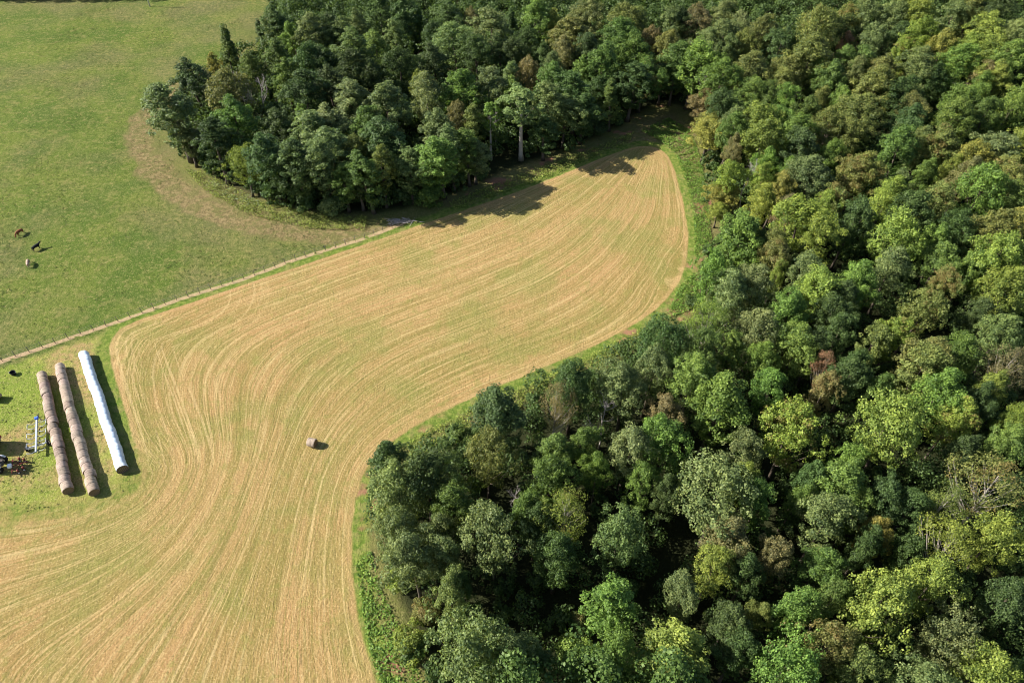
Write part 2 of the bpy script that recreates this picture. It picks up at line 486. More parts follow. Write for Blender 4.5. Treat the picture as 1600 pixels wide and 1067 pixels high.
def trunk_mesh(name, h, top, cen, seed, mat, thick=1.0, nlimb=9, reach=.85):
    rnd = random.Random(seed); mb = MB()
    bx, by = rnd.uniform(-.4, .4), rnd.uniform(-.4, .4)
    path = []; R = []; n = 8
    for i in range(n + 1):
        t = i / n
        path.append(Vector((bx * math.sin(t * 2.5) * t, by * math.sin(t * 2.0) * t, top * t)))
        R.append(thick * h * (.0155 * (1 - t) ** .8 + .003 + (.008 if i == 0 else 0)))
    mb.tube(path, R, 7)
    cs = sorted(range(len(cen)), key=lambda _: rnd.random())[:nlimb]
    for k in cs:
        e = Vector(cen[k]); e = Vector((e.x * reach, e.y * reach, e.z))
        z0 = max(.22 * h, min(top * .9, e.z - (abs(e.x) + abs(e.y)) * .9 - .6))
        t = z0 / top; i = min(n - 1, int(t * n)); ff = t * n - i
        s = path[i].lerp(path[i + 1], ff); r0 = thick * h * .0065 * (1.15 - t)
        m = s.lerp(e, .5) + Vector((0, 0, -.06 * (e - s).length))
        mb.tube([s, m, e], [r0, r0 * .7, r0 * .3], 5, cap=False)
    me = mb.mesh(name, smooth=True); me.materials.append(mat)
    return me

def dead_mesh(name, h, seed, mat, spread=.30, thick=1.0, nb=11):
    rnd = random.Random(seed); mb = MB(); n = 10
    path = [Vector((.25 * math.sin(i * .7 + seed), .25 * math.cos(i * .9 + seed), h * i / n)) * 1.0 for i in range(n + 1)]
    path[0].x = path[0].y = 0
    mb.tube(path, [thick * h * (.012 * (1 - i / n) + .0022) for i in range(n + 1)], 6)
    for k in range(nb):
        t = rnd.uniform(.42, .95); i = int(t * n); s = path[i].lerp(path[min(i + 1, n)], t * n - i)
        a = rnd.uniform(0, 2 * PI); L = h * spread * (1.25 - t) * rnd.uniform(.7, 1.3)
        d = Vector((math.cos(a), math.sin(a), rnd.uniform(.7, 1.6))).normalized()
        r0 = thick * h * .0052 * (1.4 - t)
        e = s + d * L; m = s.lerp(e, .5) + Vector((math.cos(a), math.sin(a), -.5)) * L * .10
        mb.tube([s, m, e], [r0, r0 * .75, r0 * .3], 5, cap=False)
        for q in range(5):
            tt = rnd.uniform(.3, 1.0); s2 = s.lerp(e, tt)
            d2 = (d + Vector((rnd.uniform(-1, 1), rnd.uniform(-1, 1), rnd.uniform(-.1, .9)))).normalized()
            e2 = s2 + d2 * L * rnd.uniform(.25, .5)
            mb.tube([s2, e2], [r0 * .5, r0 * .2], 4, cap=False)
            for w in range(2):
                s3 = s2.lerp(e2, rnd.uniform(.4, .9))
                e3 = s3 + (d2 + Vector((rnd.uniform(-1, 1), rnd.uniform(-1, 1), rnd.uniform(-.3, .6)))).normalized() * L * .18
                mb.tube([s3, e3], [r0 * .28, r0 * .12], 3, cap=False)
    me = mb.mesh(name, smooth=True); me.materials.append(mat)
    return me

# prototypes: form -> list of (crown mesh, trunk mesh, crown radius, tree height)
PROTO = {}
def proto(key, r, rz, h, ncl, nl, leaf, shape, seeds, bark='bark', **kw):
    L = []
    tk = {k: kw.pop(k) for k in ('thick', 'nlimb', 'reach') if k in kw}
    for s in seeds:
        zc = h - rz
        cm, cen = crown_mesh('crown', r, rz, zc, ncl, nl, leaf, s, shape, **kw)
        tm = trunk_mesh('trunk', h, h - rz * .55, cen, s, M[bark], **tk)
        L.append((cm, tm, r, h))
    PROTO[key] = L
proto('R', 3.9, 6.0, 17.0, 175, 225, .135, 'R', (11, 12, 13, 14, 15))
proto('E', 3.1, 7.4, 18.0, 175, 215, .130, 'E', (21, 22, 23, 24))
proto('T', 2.7, 4.6, 18.0, 70, 200, .135, 'E', (25, 26), bark='pale_bark', nlimb=12)     # tall with a bare pale trunk
proto('K', 2.3, 6.9, 15.5, 130, 170, .120, 'K', (31, 32), cs=(.14, .30))
proto('B', 4.8, 5.2, 14.0, 250, 240, .135, 'B', (41, 42, 43), cs=(.07, .20))
proto('F', 4.6, 4.4, 14.5, 100, 160, .105, 'B', (51, 52), cs=(.14, .27), bark='pale_bark', nlimb=46, reach=1.05, thick=1.1)
proto('S', 2.1, 1.95, 4.0, 44, 150, .110, 'S', (61, 62, 63), cs=(.24, .38))
DEAD = [dead_mesh('trunk', 17, 3, M['dead_wood']), dead_mesh('trunk', 15, 8, M['dead_wood'], spread=.36, nb=13)]

COL = dict(d=(.062, .104, .036), g=(.096, .156, .042), b=(.122, .200, .048), y=(.172, .230, .052), s=(.136, .184, .076),
           o=(.142, .172, .056), t=(.170, .164, .080), p=(.255, .175, .120), r=(.215, .218, .060))
WORDS = dict(d='dark green', g='mid green', b='bright green', y='yellow-green', s='grey-green', o='olive green', t='brownish', p='pinkish rust', r='golden')
FORM = dict(R='round tree', E='oval tree', T='bare-trunked tree', K='conical tree', B='domed tree',
            F='open-branched tree', S='bushy shrub', D='bare dead tree')

# cx cy half-width(photo px) colour form [share of autumn tint]
TREES = """
265 160 32 s R;300 112 25 d R;352 78 17 g K;333 90 10 r E;350 132 28 o R;366 172 26 g E;328 202 24 d E;288 208 18 s R;405 52 10 d K;388 92 14 g E;430 72 17 g R
432 185 20 d E;455 170 10 b T;425 26 20 d E;455 48 13 b E;478 38 22 s E;512 36 20 d E;445 112 20 g R;475 92 24 d R;502 95 22 d R;472 132 28 d R;515 118 22 d R
490 190 28 s E;500 235 24 s E;378 252 26 y B;428 278 28 d R;470 268 28 d R;548 72 28 g R;530 42 18 s E;560 30 15 s E;580 58 18 b R;615 45 14 s E;650 36 11 g K
678 45 15 d R;715 55 26 s R;765 36 25 s R;700 14 18 d R;682 82 20 d R;620 94 22 d R;584 108 16 d R;545 100 24 d R;640 10 20 d E;592 10 18 d E;738 18 10 t R;745 72 20 d R
780 72 18 d R;552 140 26 s R;610 155 30 s R;668 138 26 s R;648 122 10 y E;720 130 24 g R;765 125 24 s R;575 182 24 g E;678 182 22 s E;715 172 14 t R;742 176 16 o R
765 172 14 b T;520 182 24 s R;516 215 26 s E;545 222 17 o E;602 202 28 d R;570 248 22 g E;560 282 20 d E;592 242 18 o E;637 254 22 s E;690 262 26 b E;640 302 16 d S
730 218 20 g E;742 254 18 s E;705 218 20 s E;672 306 18 g S;540 302 20 g E;518 322 16 s S;480 308 18 d S;805 40 12 d K;840 16 20 b R;868 24 12 y R;905 14 16 s R;932 20 18 s R
970 25 24 o R;1002 24 16 o R;1045 26 18 s R;1068 24 16 d R;800 66 18 d R;824 58 16 d R;850 76 14 d R;867 42 11 o R .3;895 46 22 o R;880 76 16 t R;960 45 24 g R
920 62 20 d R;932 86 26 g R;990 75 24 g R;1015 50 14 t R;825 106 19 t B;795 112 16 s R;860 92 14 s R;908 96 14 b R;936 110 18 d R;870 116 22 g R;900 130 22 d E
958 140 17 g K;1006 112 26 g R .15;1060 82 22 g R;1050 58 18 o R;800 132 16 b R;815 162 26 s T;856 150 22 s R;882 176 26 s R;850 205 18 d E;910 172 20 d E;985 152 22 d E
1032 142 20 d R;1052 136 10 y S;930 192 16 d S;1090 24 20 t R;1130 14 18 s R;1100 98 34 b B;1075 152 22 g E;1122 114 24 g R;1126 44 24 s R;1112 62 20 s R;1138 72 16 s R
1166 66 18 o R;1160 34 16 s R;1195 44 24 o R;1215 62 24 d R;1285 44 36 o B .1;1262 86 30 o R;1238 98 20 o R;1225 118 18 o R;1282 102 14 g R;1306 116 20 g R;1180 100 24 o R
1172 140 22 g R;1206 146 20 g R;1232 152 20 b R;1100 176 20 t R .15;1126 156 20 d R;1148 178 18 s R;1190 182 24 y R;1222 180 22 b R;1260 164 20 g R;1282 140 16 o R;1315 150 16 b R
1330 24 18 o R .3;1318 40 20 d R;1345 104 18 s R;1360 24 22 s R;1400 20 20 s R;1440 18 22 y R;1480 24 20 s R;1520 14 20 o R;1560 12 24 d R;1370 56 20 s R;1408 50 18 d R
1331 60 11 p R;1442 52 24 y R;1542 44 24 y R;1582 50 20 s R;1412 72 16 y R .2;1482 66 22 r R;1516 72 18 y R;1538 78 22 y R;1578 82 22 b R;1326 86 18 g R;1352 90 20 g R
1375 108 22 o R .1;1430 100 26 s R;1460 112 20 d R;1500 95 24 b R;1536 106 16 t R;1570 112 20 y R;1365 132 26 o R;1410 142 26 d R;1440 162 20 o R;1500 146 26 b B;1540 132 16 b R
1582 150 24 b B;1345 172 26 o R;1500 182 26 b R;1546 166 20 g R;1420 182 22 d R
1110 204 20 r R;1142 196 18 g R;1190 210 28 y R;1100 236 24 r R;1150 222 12 t R;1240 200 22 b R;1300 194 22 o R .1;1340 200 20 o R;1256 216 24 d R;1200 246 16 b R;1305 230 16 b R
1276 266 26 s R;1140 266 18 y R;1202 270 16 y R .2;1218 278 15 r R;1130 302 19 r R;1122 330 14 y R;1165 348 30 b E;1225 312 13 t R;1220 332 14 p F;1190 300 20 y R;1232 256 14 b R
1332 266 20 o R .25;1310 302 20 o R .35;1290 308 16 y R;1260 336 30 y R;1215 372 18 o R;1292 362 24 y R;1336 332 26 d R;1196 362 14 d R;1390 296 26 y R;1346 258 26 o R .25
1410 226 26 g R;1440 214 18 s R;1476 220 26 o R .2;1520 236 22 r R;1490 252 14 y R;1560 226 26 s R;1592 206 18 y R;1420 276 14 s R;1450 256 14 b R;1436 322 26 d R;1466 302 22 o R .15
1540 292 32 b B;1512 266 20 t R .1;1586 260 22 o R .15;1586 300 22 g R;1556 352 28 o R;1410 358 36 y B;1480 366 18 b R;1500 346 24 d R;1592 340 18 r R;1226 390 22 o R .15
1216 414 11 y R;1112 416 28 b B;1140 444 28 s R;1186 432 24 s R;1260 410 24 s R;1290 442 30 y R;1236 466 26 b R;1108 494 28 y F;1190 500 24 s R;1046 518 34 d B;1100 542 28 g R
1146 526 18 b E;1252 522 28 b R;1206 552 20 b R;1290 482 24 d R;1276 532 22 d R;1355 432 26 b R;1400 406 24 s R;1476 390 22 b R;1482 432 18 o R .4;1446 468 30 o B .15;1526 402 20 g R
1562 400 38 y B;1582 444 30 y R;1405 506 20 y R .15;1360 522 22 o R;1440 548 28 o R;1510 536 24 g R;1572 512 26 s R;1320 456 22 d R;1320 502 22 d R;1540 480 20 d R;1345 560 20 d R
777 628 34 d E;896 588 30 d R;868 620 26 t F;980 592 30 s R;760 692 34 o B;866 686 24 g E;922 672 20 g R;985 682 30 s R;936 716 18 b R;722 684 20 g S
1086 576 30 b R;1022 566 24 s R;1126 618 38 b E;1040 628 22 t R;1046 682 34 b R;1210 600 22 b R;1242 662 42 y B .25;1172 692 26 s R;1296 560 14 p F;1290 592 18 t R .25;1330 584 24 d R
1382 592 18 g R;1442 562 30 o R;1476 602 30 b R;1405 655 46 y B;1500 642 26 y R .2;1560 596 24 y R;1576 562 26 t F;1536 622 22 d R;1590 640 20 y R;1586 684 24 b R;1520 684 20 d R
1320 718 22 b R;606 704 26 d E;662 738 34 d R;612 762 34 s R;702 762 28 g R;626 804 36 s B;682 812 22 s R;736 756 12 y S;770 832 46 s B;812 776 22 g R;692 852 24 s R;642 862 34 s R
856 722 28 g R;890 792 32 y F .15;966 822 38 s B;1006 752 20 g R;1046 762 18 d R;870 852 28 d R;836 800 22 d R;1130 762 54 s B;1196 772 24 g R;1140 826 28 t R;1166 728 20 y R
1262 738 20 d R;1322 742 34 b R;1346 788 17 b R;1256 756 16 g R;1300 802 34 s R;1286 862 26 g R;1220 856 24 t R;1120 876 26 y R;1180 872 24 d R;1362 842 22 d R;1392 822 20 r R
1562 762 44 o F .35;1482 772 26 o F;1500 842 34 y F;1572 832 34 y B;1430 782 24 d R;1382 762 26 d R;738 1012 56 s B;802 1002 34 s R;696 922 24 s R;642 1002 22 y S;662 962 18 o S .3
622 902 16 y S;962 922 34 b E;906 972 16 o S .3;1046 1002 40 y E;1076 922 24 s R;976 1002 26 b R;896 1016 24 b S;1052 1064 18 o R .6;1140 962 28 d R;1256 942 28 b R;1312 922 22 g R
1392 942 50 y B;1302 992 36 o B .2;1242 1024 48 b B .1;1332 1044 26 o R;1472 902 34 y R;1502 972 40 s B;1552 1034 36 y R;1452 1052 40 s B;1580 932 28 d R;1162 1002 26 d R;1192 932 15 o R
835 1030 20 d R;720 900 16 d R;1430 850 20 d R
"""
DEADS = [(397, 208, 112, 0), (423, 200, 122, 1), (1094, 158, 105, 1), (1158, 312, 255, 1), (940, 672, 628, 1), (1536, 478, 440, 1), (808, 800, 772, 1), (775, 205, 165, 0)]

rng0 = random.Random(5)
rows = []
for ln in TREES.strip().replace('\n', ';').split(';'):
    w = ln.split()
    if w[4] == 'R' and float(w[0]) < 960 and float(w[1]) < 320 and len(rows) % 5 < 3: w[4] = 'E'
    rows.append([float(w[0]), float(w[1]), float(w[2]), w[3], w[4], float(w[5]) if len(w) > 5 else 0.0])

used_xy = []
def place_tree(cx, cy, rp, c, form, tint):
    """solve the tree's base so that its visible crown sits on the photo's ray at crown height"""
    zv = {'S': 2.0, 'K': 9.0}.get(form, 13.0)
    for _ in range(4):
        p = G(cx, cy, zv)
        rm = rp * (depth((p[0], p[1], p[2] + zv))) / FPX
        if form == 'S': h = 1.9 * rm; zv = h * .55
        elif form == 'K': h = min(18, 4.6 * rm + 4); zv = h * .66
        else:
            h = min(20.0, max(8.5, 9.5 + 1.9 * rm)); zv = h - .95 * rm
    if form != 'S':            # trees stand inside the wood: a crown at its margin belongs to a lower tree
        for _ in range(14):
            if sdf(np.array([[p[0], p[1]]]), wood_s)[0] > (-1.2 if form == 'T' else .6) or h < 5.5: break
            h *= .90
            p = G(cx, cy, max(.5 * h, h - .95 * rm))
            rm = rp * depth((p[0], p[1], p[2] + .6 * h)) / FPX
    if 925 < cx < 1062 and 95 < cy < 205: h *= .74
    return p, rm * 1.24, h
for i, (cx, cy, rp, c, form, tint) in enumerate(rows):
    p, rm, h = place_tree(cx, cy, rp, c, form, tint)
    pr = PROTO[form][i % len(PROTO[form])]
    cm, tm, r0, h0 = pr
    name = 'shrub' if form == 'S' else 'tree'
    root = empty(name, tuple(p), rng0.uniform(0, 2 * PI))
    s = rm / r0; e = rng0.uniform(.88, 1.14)
    h *= rng0.uniform(.96, 1.04)
    root.scale = (s * e, s / e, max(h / h0, .62 * s))
    root.rotation_euler = (rng0.gauss(0, .05), rng0.gauss(0, .05), rng0.uniform(0, 2 * PI))
    cr = link('crown', cm, root); tr = link('trunk', tm, root)
    k = rng0.uniform(.88, 1.14)
    j = [rng0.uniform(.93, 1.07) for _ in range(3)]
    cr.color = tuple(min(1, a * k * b) for a, b in zip(COL[c], j)) + (1.0 - tint,)
    used_xy.append((p[0], p[1]))
    rows[i] += [root, p, rm, h]
dead_roots = []
for (cx, yb, yt, k) in DEADS:
    p = G(cx, yb, 4.0 if cx > 500 else 1.0)
    root = empty('dead_tree', tuple(p), rng0.uniform(0, 6))
    h0 = (17, 15)[k]
    # height so the top reaches the photo's row
    d = ray(cx, yt); t = p[1] / d[1]; h = max(9.0, H + d[2] * t - p[2])
    root.scale = (h / h0,) * 3
    link('trunk', DEAD[k], root)
    dead_roots.append((cx, (yb + yt) / 2, root, h))

# ------------------------------------------------------------------ labels that single the trees out
LAND = [(397,150,'the tall grey snag'),(352,80,'the conical pasture-corner tree'),(378,255,'the yellow-green pasture-edge tree'),
        (765,172,'the slim bright field-edge tree'),(815,162,'the pale-trunked field-edge tree'),(958,140,'the conical field-tip tree'),
        (1094,130,'the dead field-tip tree'),(1220,332,'the pink-leaved tree'),(1130,302,'the golden field-side tree'),
        (1296,560,'the small orange-pink tree'),(1405,655,'the big lime hollow tree'),(1562,762,'the thin pale-limbed tree'),
        (1392,822,'the gold hollow tree'),(1130,762,'the biggest grey-green tree'),(606,704,'the dark field-bend tree'),
        (738,1012,'the widest grey-green bottom tree'),(770,832,'the broad pale field-bend tree'),(1392,942,'the large lime bottom tree'),
        (896,588,'the dark field-jutting tree'),(1346,258,'the rust-topped tree'),(1482,66,'the golden hillside tree'),
        (825,106,'the brown far-wood tree'),(1331,60,'the small pink hillside tree'),(690,262,'the bright fence-end tree'),
        (600,30,'the far-wood pasture boundary'),(1242,662,'the gold-flecked broad tree'),(1540,292,'the broad bright hillside tree'),
        (1100,98,'the broad bright field-tip tree'),(1112,416,'the low red-soil tree'),(1046,518,'the broad dark field-edge tree'),
        (962,922,'the bright columnar bottom tree'),(1285,44,'the broad olive hilltop tree')]
ORD = ['', 'second ', 'third ', 'fourth ', 'fifth ', 'sixth ', 'seventh ', 'eighth ', 'ninth ']
def size_word(rm, form):
    if form == 'S': return ''
    return 'small ' if rm < 2.2 else ('large ' if rm > 4.2 else '')
lab = {}
for row in rows:
    cx, cy, rp, c, form, tint, root, p, rm, h = row
    best = min((l for l in LAND if math.hypot(l[0] - cx, l[1] - cy) > 4), key=lambda l: math.hypot(l[0] - cx, (l[1] - cy) * 1.3))
    own = [l for l in LAND if math.hypot(l[0] - cx, l[1] - cy) <= 4]
    dx, dy = cx - best[0], cy - best[1]
    if own: rel = None
    elif abs(dy) > abs(dx): rel = 'behind' if dy < 0 else 'in front of'
    else: rel = 'left of' if dx < 0 else 'right of'
    col = WORDS[c] + (' and rust' if tint >= .3 else ' and gold' if tint >= .1 else '')
    key = (size_word(rm, form) + col + ' ' + FORM[form], rel, best[2])
    if own:
        root['label'] = f"{col} {FORM[form]}, {own[0][2]}"
    else:
        lab.setdefault(key, []).append((math.hypot(dx, dy), root))
for (desc, rel, land), L in lab.items():
    L.sort(key=lambda q: q[0])
    for n, (_, root) in enumerate(L):
        root['label'] = f"{desc} {rel} {land}" if len(L) == 1 else f"{ORD[n] or 'first '}{desc} {rel} {land}"
for row in rows:
    row[6]['category'] = 'shrub' if row[4] == 'S' else 'tree'
    row[6]['group'] = 'shrubs along the wood edge' if row[4] == 'S' else 'trees of the woodland'
DL = ['tall bare grey snag standing in the dark far wood', 'shorter forked bare snag beside the tall grey snag in the far wood',
      'bare grey dead tree in front of the broad bright tree at the field tip', 'bare pale-branched dead tree behind the golden tree beside the field',
      'low bare pinkish dead tree between the dark jutting tree and the grey-green one', 'bare pink-grey dead tree amid yellow-green trees on the slope',
      'white bare treetop beside the broad pale tree inside the field bend', 'thin bare dead tree next to the slim bright tree over the field']
for (cx, cy, root, h), l in zip(dead_roots, DL): tag(root, l, 'dead tree', 'dead bare trees')

# ------------------------------------------------------------------ trees at the pasture's far side (top edge of the view)
for i in range(9):
    p = G(-30 + i * 29 + rng0.uniform(-4, 4), 2 + (i % 2) * 1.5 - i * .35)
    cm, tm, r0, h0 = PROTO['R'][i % 5]
    root = empty('tree', (p[0], p[1] + 3.0, p[2]), i * 1.3)
    s = rng0.uniform(.75, 1.0); root.scale = (s, s, s * .8)
    cr = link('crown', cm, root); link('trunk', tm, root)
    cr.location.z = -4.2
    cr.color = (*[a * rng0.uniform(.9, 1.1) for a in COL['d']], 1)
    tag(root, f"{['first','second','third','fourth','fifth','sixth','seventh','eighth','ninth'][i]} dark tree from the corner in the row beyond the pasture", 'tree', 'trees beyond the pasture')
    used_xy.append((p[0], p[1] + 3))

# ------------------------------------------------------------------ understory and the wood beyond the frame (nobody could count it)
def scatter_crowns(name, pts, hs, rs, cols, seed, nl, leaf):
    rng = np.random.default_rng(seed)
    base = []
    for k in range(6):
        p, n, cid, _ = crown_points(1.0, 1.0, 0.0, 26, nl, seed + k, 'R', inner=.1, cs=(.28, .42))
        base.append((p, n, cid))
    dense = [(p, n, c) for p, n, c, _ in (crown_points(1.0, 1.0, 0.0, 60, nl * 2, seed + 50 + k, 'R', inner=.1, cs=(.16, .30)) for k in range(4))]
    V, F, A, off = [], [], [], 0
    for i, (x, y) in enumerate(pts):
        p, n, cid = dense[i % 4] if (y < 90 and rs[i] > 2.9) else base[i % 6]
        a = rng.uniform(0, 6.28); ca, sa = math.cos(a), math.sin(a)
        R = np.array([[ca, -sa, 0], [sa, ca, 0], [0, 0, 1]])
        q = (p @ R.T) * np.array([rs[i], rs[i], hs[i] * .5]) + np.array([x, y, float(terr(np.array(x), np.array(y))) + hs[i] * .5])
        v, f = leaf_quads(q, n @ R.T, leaf * (1.0 if y < 90 else 1.5), rng)
        V.append(v); F.append(f + off); A.append(np.repeat(cid, 4)); off += len(v)
    me = np_mesh(name, np.vstack(V), np.vstack(F), dict(clump=np.concatenate(A)))
    me.materials.append(M['leaves'])
    o = link(name, me); o.color = (*cols, 1.0)
    return o

rngu = np.random.default_rng(77)
tr_xy = np.array(used_xy)
cand = rngu.uniform([-110, 8], [215, 300], (14000, 2))
cand = cand[inside(cand, wood)]
dwc = sdf(cand, wood_s); cand = cand[dwc > .6]
def in_frame(P, m=0):
    z = terr(P[:, 0], P[:, 1])
    Zc = P[:, 1] * CP + (H - z) * SP
    u = FPX * P[:, 0] / Zc + 800; v = FPX * ((H - z) * CP - P[:, 1] * SP) / Zc + 533.5
    return (u > -m) & (u < 1600 + m) & (v > -m) & (v < 1067 + m)
inf = in_frame(cand, 30)
near, far_ = cand[inf], cand[~inf]
def thin(P, dmin, avoid=None, amin=0):
    keep = []
    for q in P:
        if avoid is not None and np.min(np.hypot(*(avoid - q).T)) < amin: continue
        if keep and np.min(np.hypot(*(np.array(keep) - q).T)) < dmin: continue
        keep.append(q)
    return np.array(keep)
und = thin(near, 2.9)
tall_xy = np.array([r[7][:2] for r in rows if r[4] == 'T'])
und = und[[not np.any((np.hypot(*(tall_xy - q).T) < 4.5) & (tall_xy[:, 1] > q[1] - .5)) for q in und]]
hs = rngu.uniform(2.5, 6.5, len(und))
dn = np.array([np.min(np.hypot(*(tr_xy - q).T)) for q in und])
hs = np.where(dn > 4.6, rngu.uniform(6, 10.5, len(und)), hs)
du = sdf(und, wood_s); hs = np.where(du < 4, rngu.uniform(2.0, 5.5, len(und)), hs)
rs = np.clip(hs * .42, 1.4, 3.0)
o = scatter_crowns('undergrowth', und, hs, rs, (.066, .112, .036), 300, 30, .15)
tag(o, 'dark green undergrowth filling the gaps between the trees', 'undergrowth', kind='stuff')
fw = thin(far_, 6.0)
fw = fw[(fw[:, 0] < 200) & (fw[:, 1] < 290)]
hs = rngu.uniform(11, 15, len(fw)); rs = rngu.uniform(3.0, 4.2, len(fw))
o = scatter_crowns('woodland', fw, hs, rs, (.080, .138, .038), 400, 60, .17)
tag(o, 'green woodland carrying on beyond the trees in view', 'woodland', kind='stuff')
print('trees', len(rows), 'understory', len(und), 'far', len(fw))

# ------------------------------------------------------------------ weeds along the edges
def weed_band(name, polys, col, dens, leaf, hgt, seed, label, tint=0.0):
    rng = np.random.default_rng(seed); Q = []; HH = []
    for poly in polys:
        pw = np.array([G(*p)[:2] for p in poly]); lo, hi = pw.min(0), pw.max(0)
        n = int(dens * np.prod(hi - lo)); c = rng.uniform(lo, hi, (n, 2)); c = c[inside(c, pw)]
        cl = np.sin(c[:, 0] * 1.1 + 3 * np.sin(c[:, 1] * .5)) * np.sin(c[:, 1] * 1.3 + 2 * np.sin(c[:, 0] * .4))
        c = c[rng.random(len(c)) < .55 + .45 * cl]
        Q.append(c); HH.append(hgt * (.4 + .6 * rng.random(len(c))) * (.7 + .3 * cl[:len(c)]))
    q = np.vstack(Q); hh = np.concatenate(HH)
    z = terr(q[:, 0], q[:, 1])
    pos = np.column_stack([q, z + hh * rng.random(len(q)) ** .5 + .03])
    nor = rng.normal(0, .40, (len(q), 3)) + np.array([0, 0, 1]); nor /= np.linalg.norm(nor, axis=1)[:, None]
    v, f = leaf_quads(pos, nor, leaf, rng)
    me = np_mesh(name, v, f, dict(clump=np.repeat(rng.random(len(q)) * .6 + .2, 4)))
    me.materials.append(M['leaves']); o = link(name, me); o.color = (*col, 1 - tint)
    return tag(o, label, 'weeds', kind='stuff')
weed_band('weeds', [[(1000,205),(1045,185),(1080,205),(1098,260),(1108,330),(1112,378),(1085,400),(1083,340),(1072,285),(1055,240),(1030,220)],
                    [(556,880),(580,860),(600,930),(640,1010),(668,1090),(602,1090),(575,1010)],
                    [(1060,450),(1085,425),(1090,480),(1040,500)]], (.125, .215, .045), 75, .13, .5, 5,
          'bright green broad-leaved weeds between the mown field and the trees')
weed_band('tall_weeds', [[(640,688),(735,640),(820,605),(930,552),(1000,515),(1010,530),(940,575),(860,610),(790,650),(700,690),(630,730)],
                    [(285,262),(320,300),(390,338),(480,358),(570,362),(575,340),(480,334),(400,312),(330,275)],
                    [(700,318),(770,292),(850,262),(930,232),(990,208),(985,222),(925,248),(850,280),(780,305),(712,330)]], (.185, .235, .060), 48, .13, 1.1, 6,
          'yellow-green tall weeds in the rough margin along the wood', tint=.08)
weed_band('silvery_weeds', [[(318,278),(345,290),(400,312),(412,322),(385,324),(345,304)]], (.17, .22, .15), 16, .15, 1.0, 8,
          'pale silvery weeds at the foot of the yellow-green tree')

def tufts():
    rng = np.random.default_rng(91)
    c = rng.uniform([-125, 28], [-8, 235], (42000, 2))
    keep = in_frame(c, 40) & (sdf(c, hay) < -1.2) & (sdf(c, wood_s) < -2) & (line_dist(c, fence_w) > 1.0)
    c = c[keep]
    pn = np.sin(c[:, 0] * .23 + 2 * np.sin(c[:, 1] * .11)) * np.sin(c[:, 1] * .19 + 1.5 * np.sin(c[:, 0] * .13))
    c = c[rng.random(len(c)) < .35 + .5 * pn]
    k = 7; m = len(c); sz = np.repeat(.4 + 1.9 * rng.random(m) ** 4, k)
    q = np.repeat(c, k, 0) + rng.normal(0, .13, (m * k, 2)) * sz[:, None]
    pos = np.column_stack([q, .02 + rng.random(m * k) * .20 * sz])
    nor = rng.normal(0, .6, (m * k, 3)) + np.array([0, 0, .8]); nor /= np.linalg.norm(nor, axis=1)[:, None]
    v, f = leaf_quads(pos, nor, .085, rng, .45)
    me = np_mesh('grass_tufts', v, f, dict(clump=np.repeat(np.repeat(rng.random(m) * .6, k), 4)))
    me.materials.append(M['leaves']); o = link('grass_tufts', me); o.color = (.085, .110, .030, .97)
    tag(o, 'coarse green grass tufts dotted over the grazed pasture', 'grass', kind='stuff')
tufts()

# ------------------------------------------------------------------ hay bales
def straw_mat():
    t = NT('weathered_hay')
    pos = t.new("TexCoord").outputs["Object"]; sep = t.new("SeparateXYZ"); t.put(sep.inputs[0], pos)
    oi = t.new("ObjectInfo")
    lay = t.noise(t.xyz(t.math('ADD', t.math('MULTIPLY', sep.outputs[0], 9.0), t.math('MULTIPLY', oi.outputs["Random"], 50.0)), t.math('MULTIPLY', sep.outputs[1], 1.2), t.math('MULTIPLY', sep.outputs[2], 1.2)), 1.0, 4, .65)
    n = t.noise(pos, 11, 3, .7)
    c = t.mix(t.step(lay, .32, .66), (.12, .095, .080), (.37, .295, .245))
    c = t.mix(t.math('MULTIPLY', n, .35), c, (.46, .35, .24))
    c = t.mix(1.0, c, oi.outputs["Color"], 'MULTIPLY')
    t.bump(t.math('ADD', lay, t.math('MULTIPLY', n, .6)), .7, .06)
    return t.col(c)
M['straw'] = straw_mat()
def bale_end_mat():
    t = NT('hay_spiral')
    pos = t.new("TexCoord").outputs["Object"]; sep = t.new("SeparateXYZ"); t.put(sep.inputs[0], pos)
    r = t.math('SQRT', t.math('ADD', t.math('POWER', sep.outputs[1], 2.0), t.math('POWER', sep.outputs[2], 2.0)))
    n = t.noise(pos, 9, 4, .7)
    w = t.math('SINE', t.math('ADD', t.math('MULTIPLY', r, 55.0), t.math('MULTIPLY', n, 9.0)))
    c = t.mix(t.step(w, -1, 1), (.13, .09, .055), (.27, .19, .11))
    t.bump(w, .5, .03)
    return t.col(c)
M['bale_end'] = bale_end_mat()

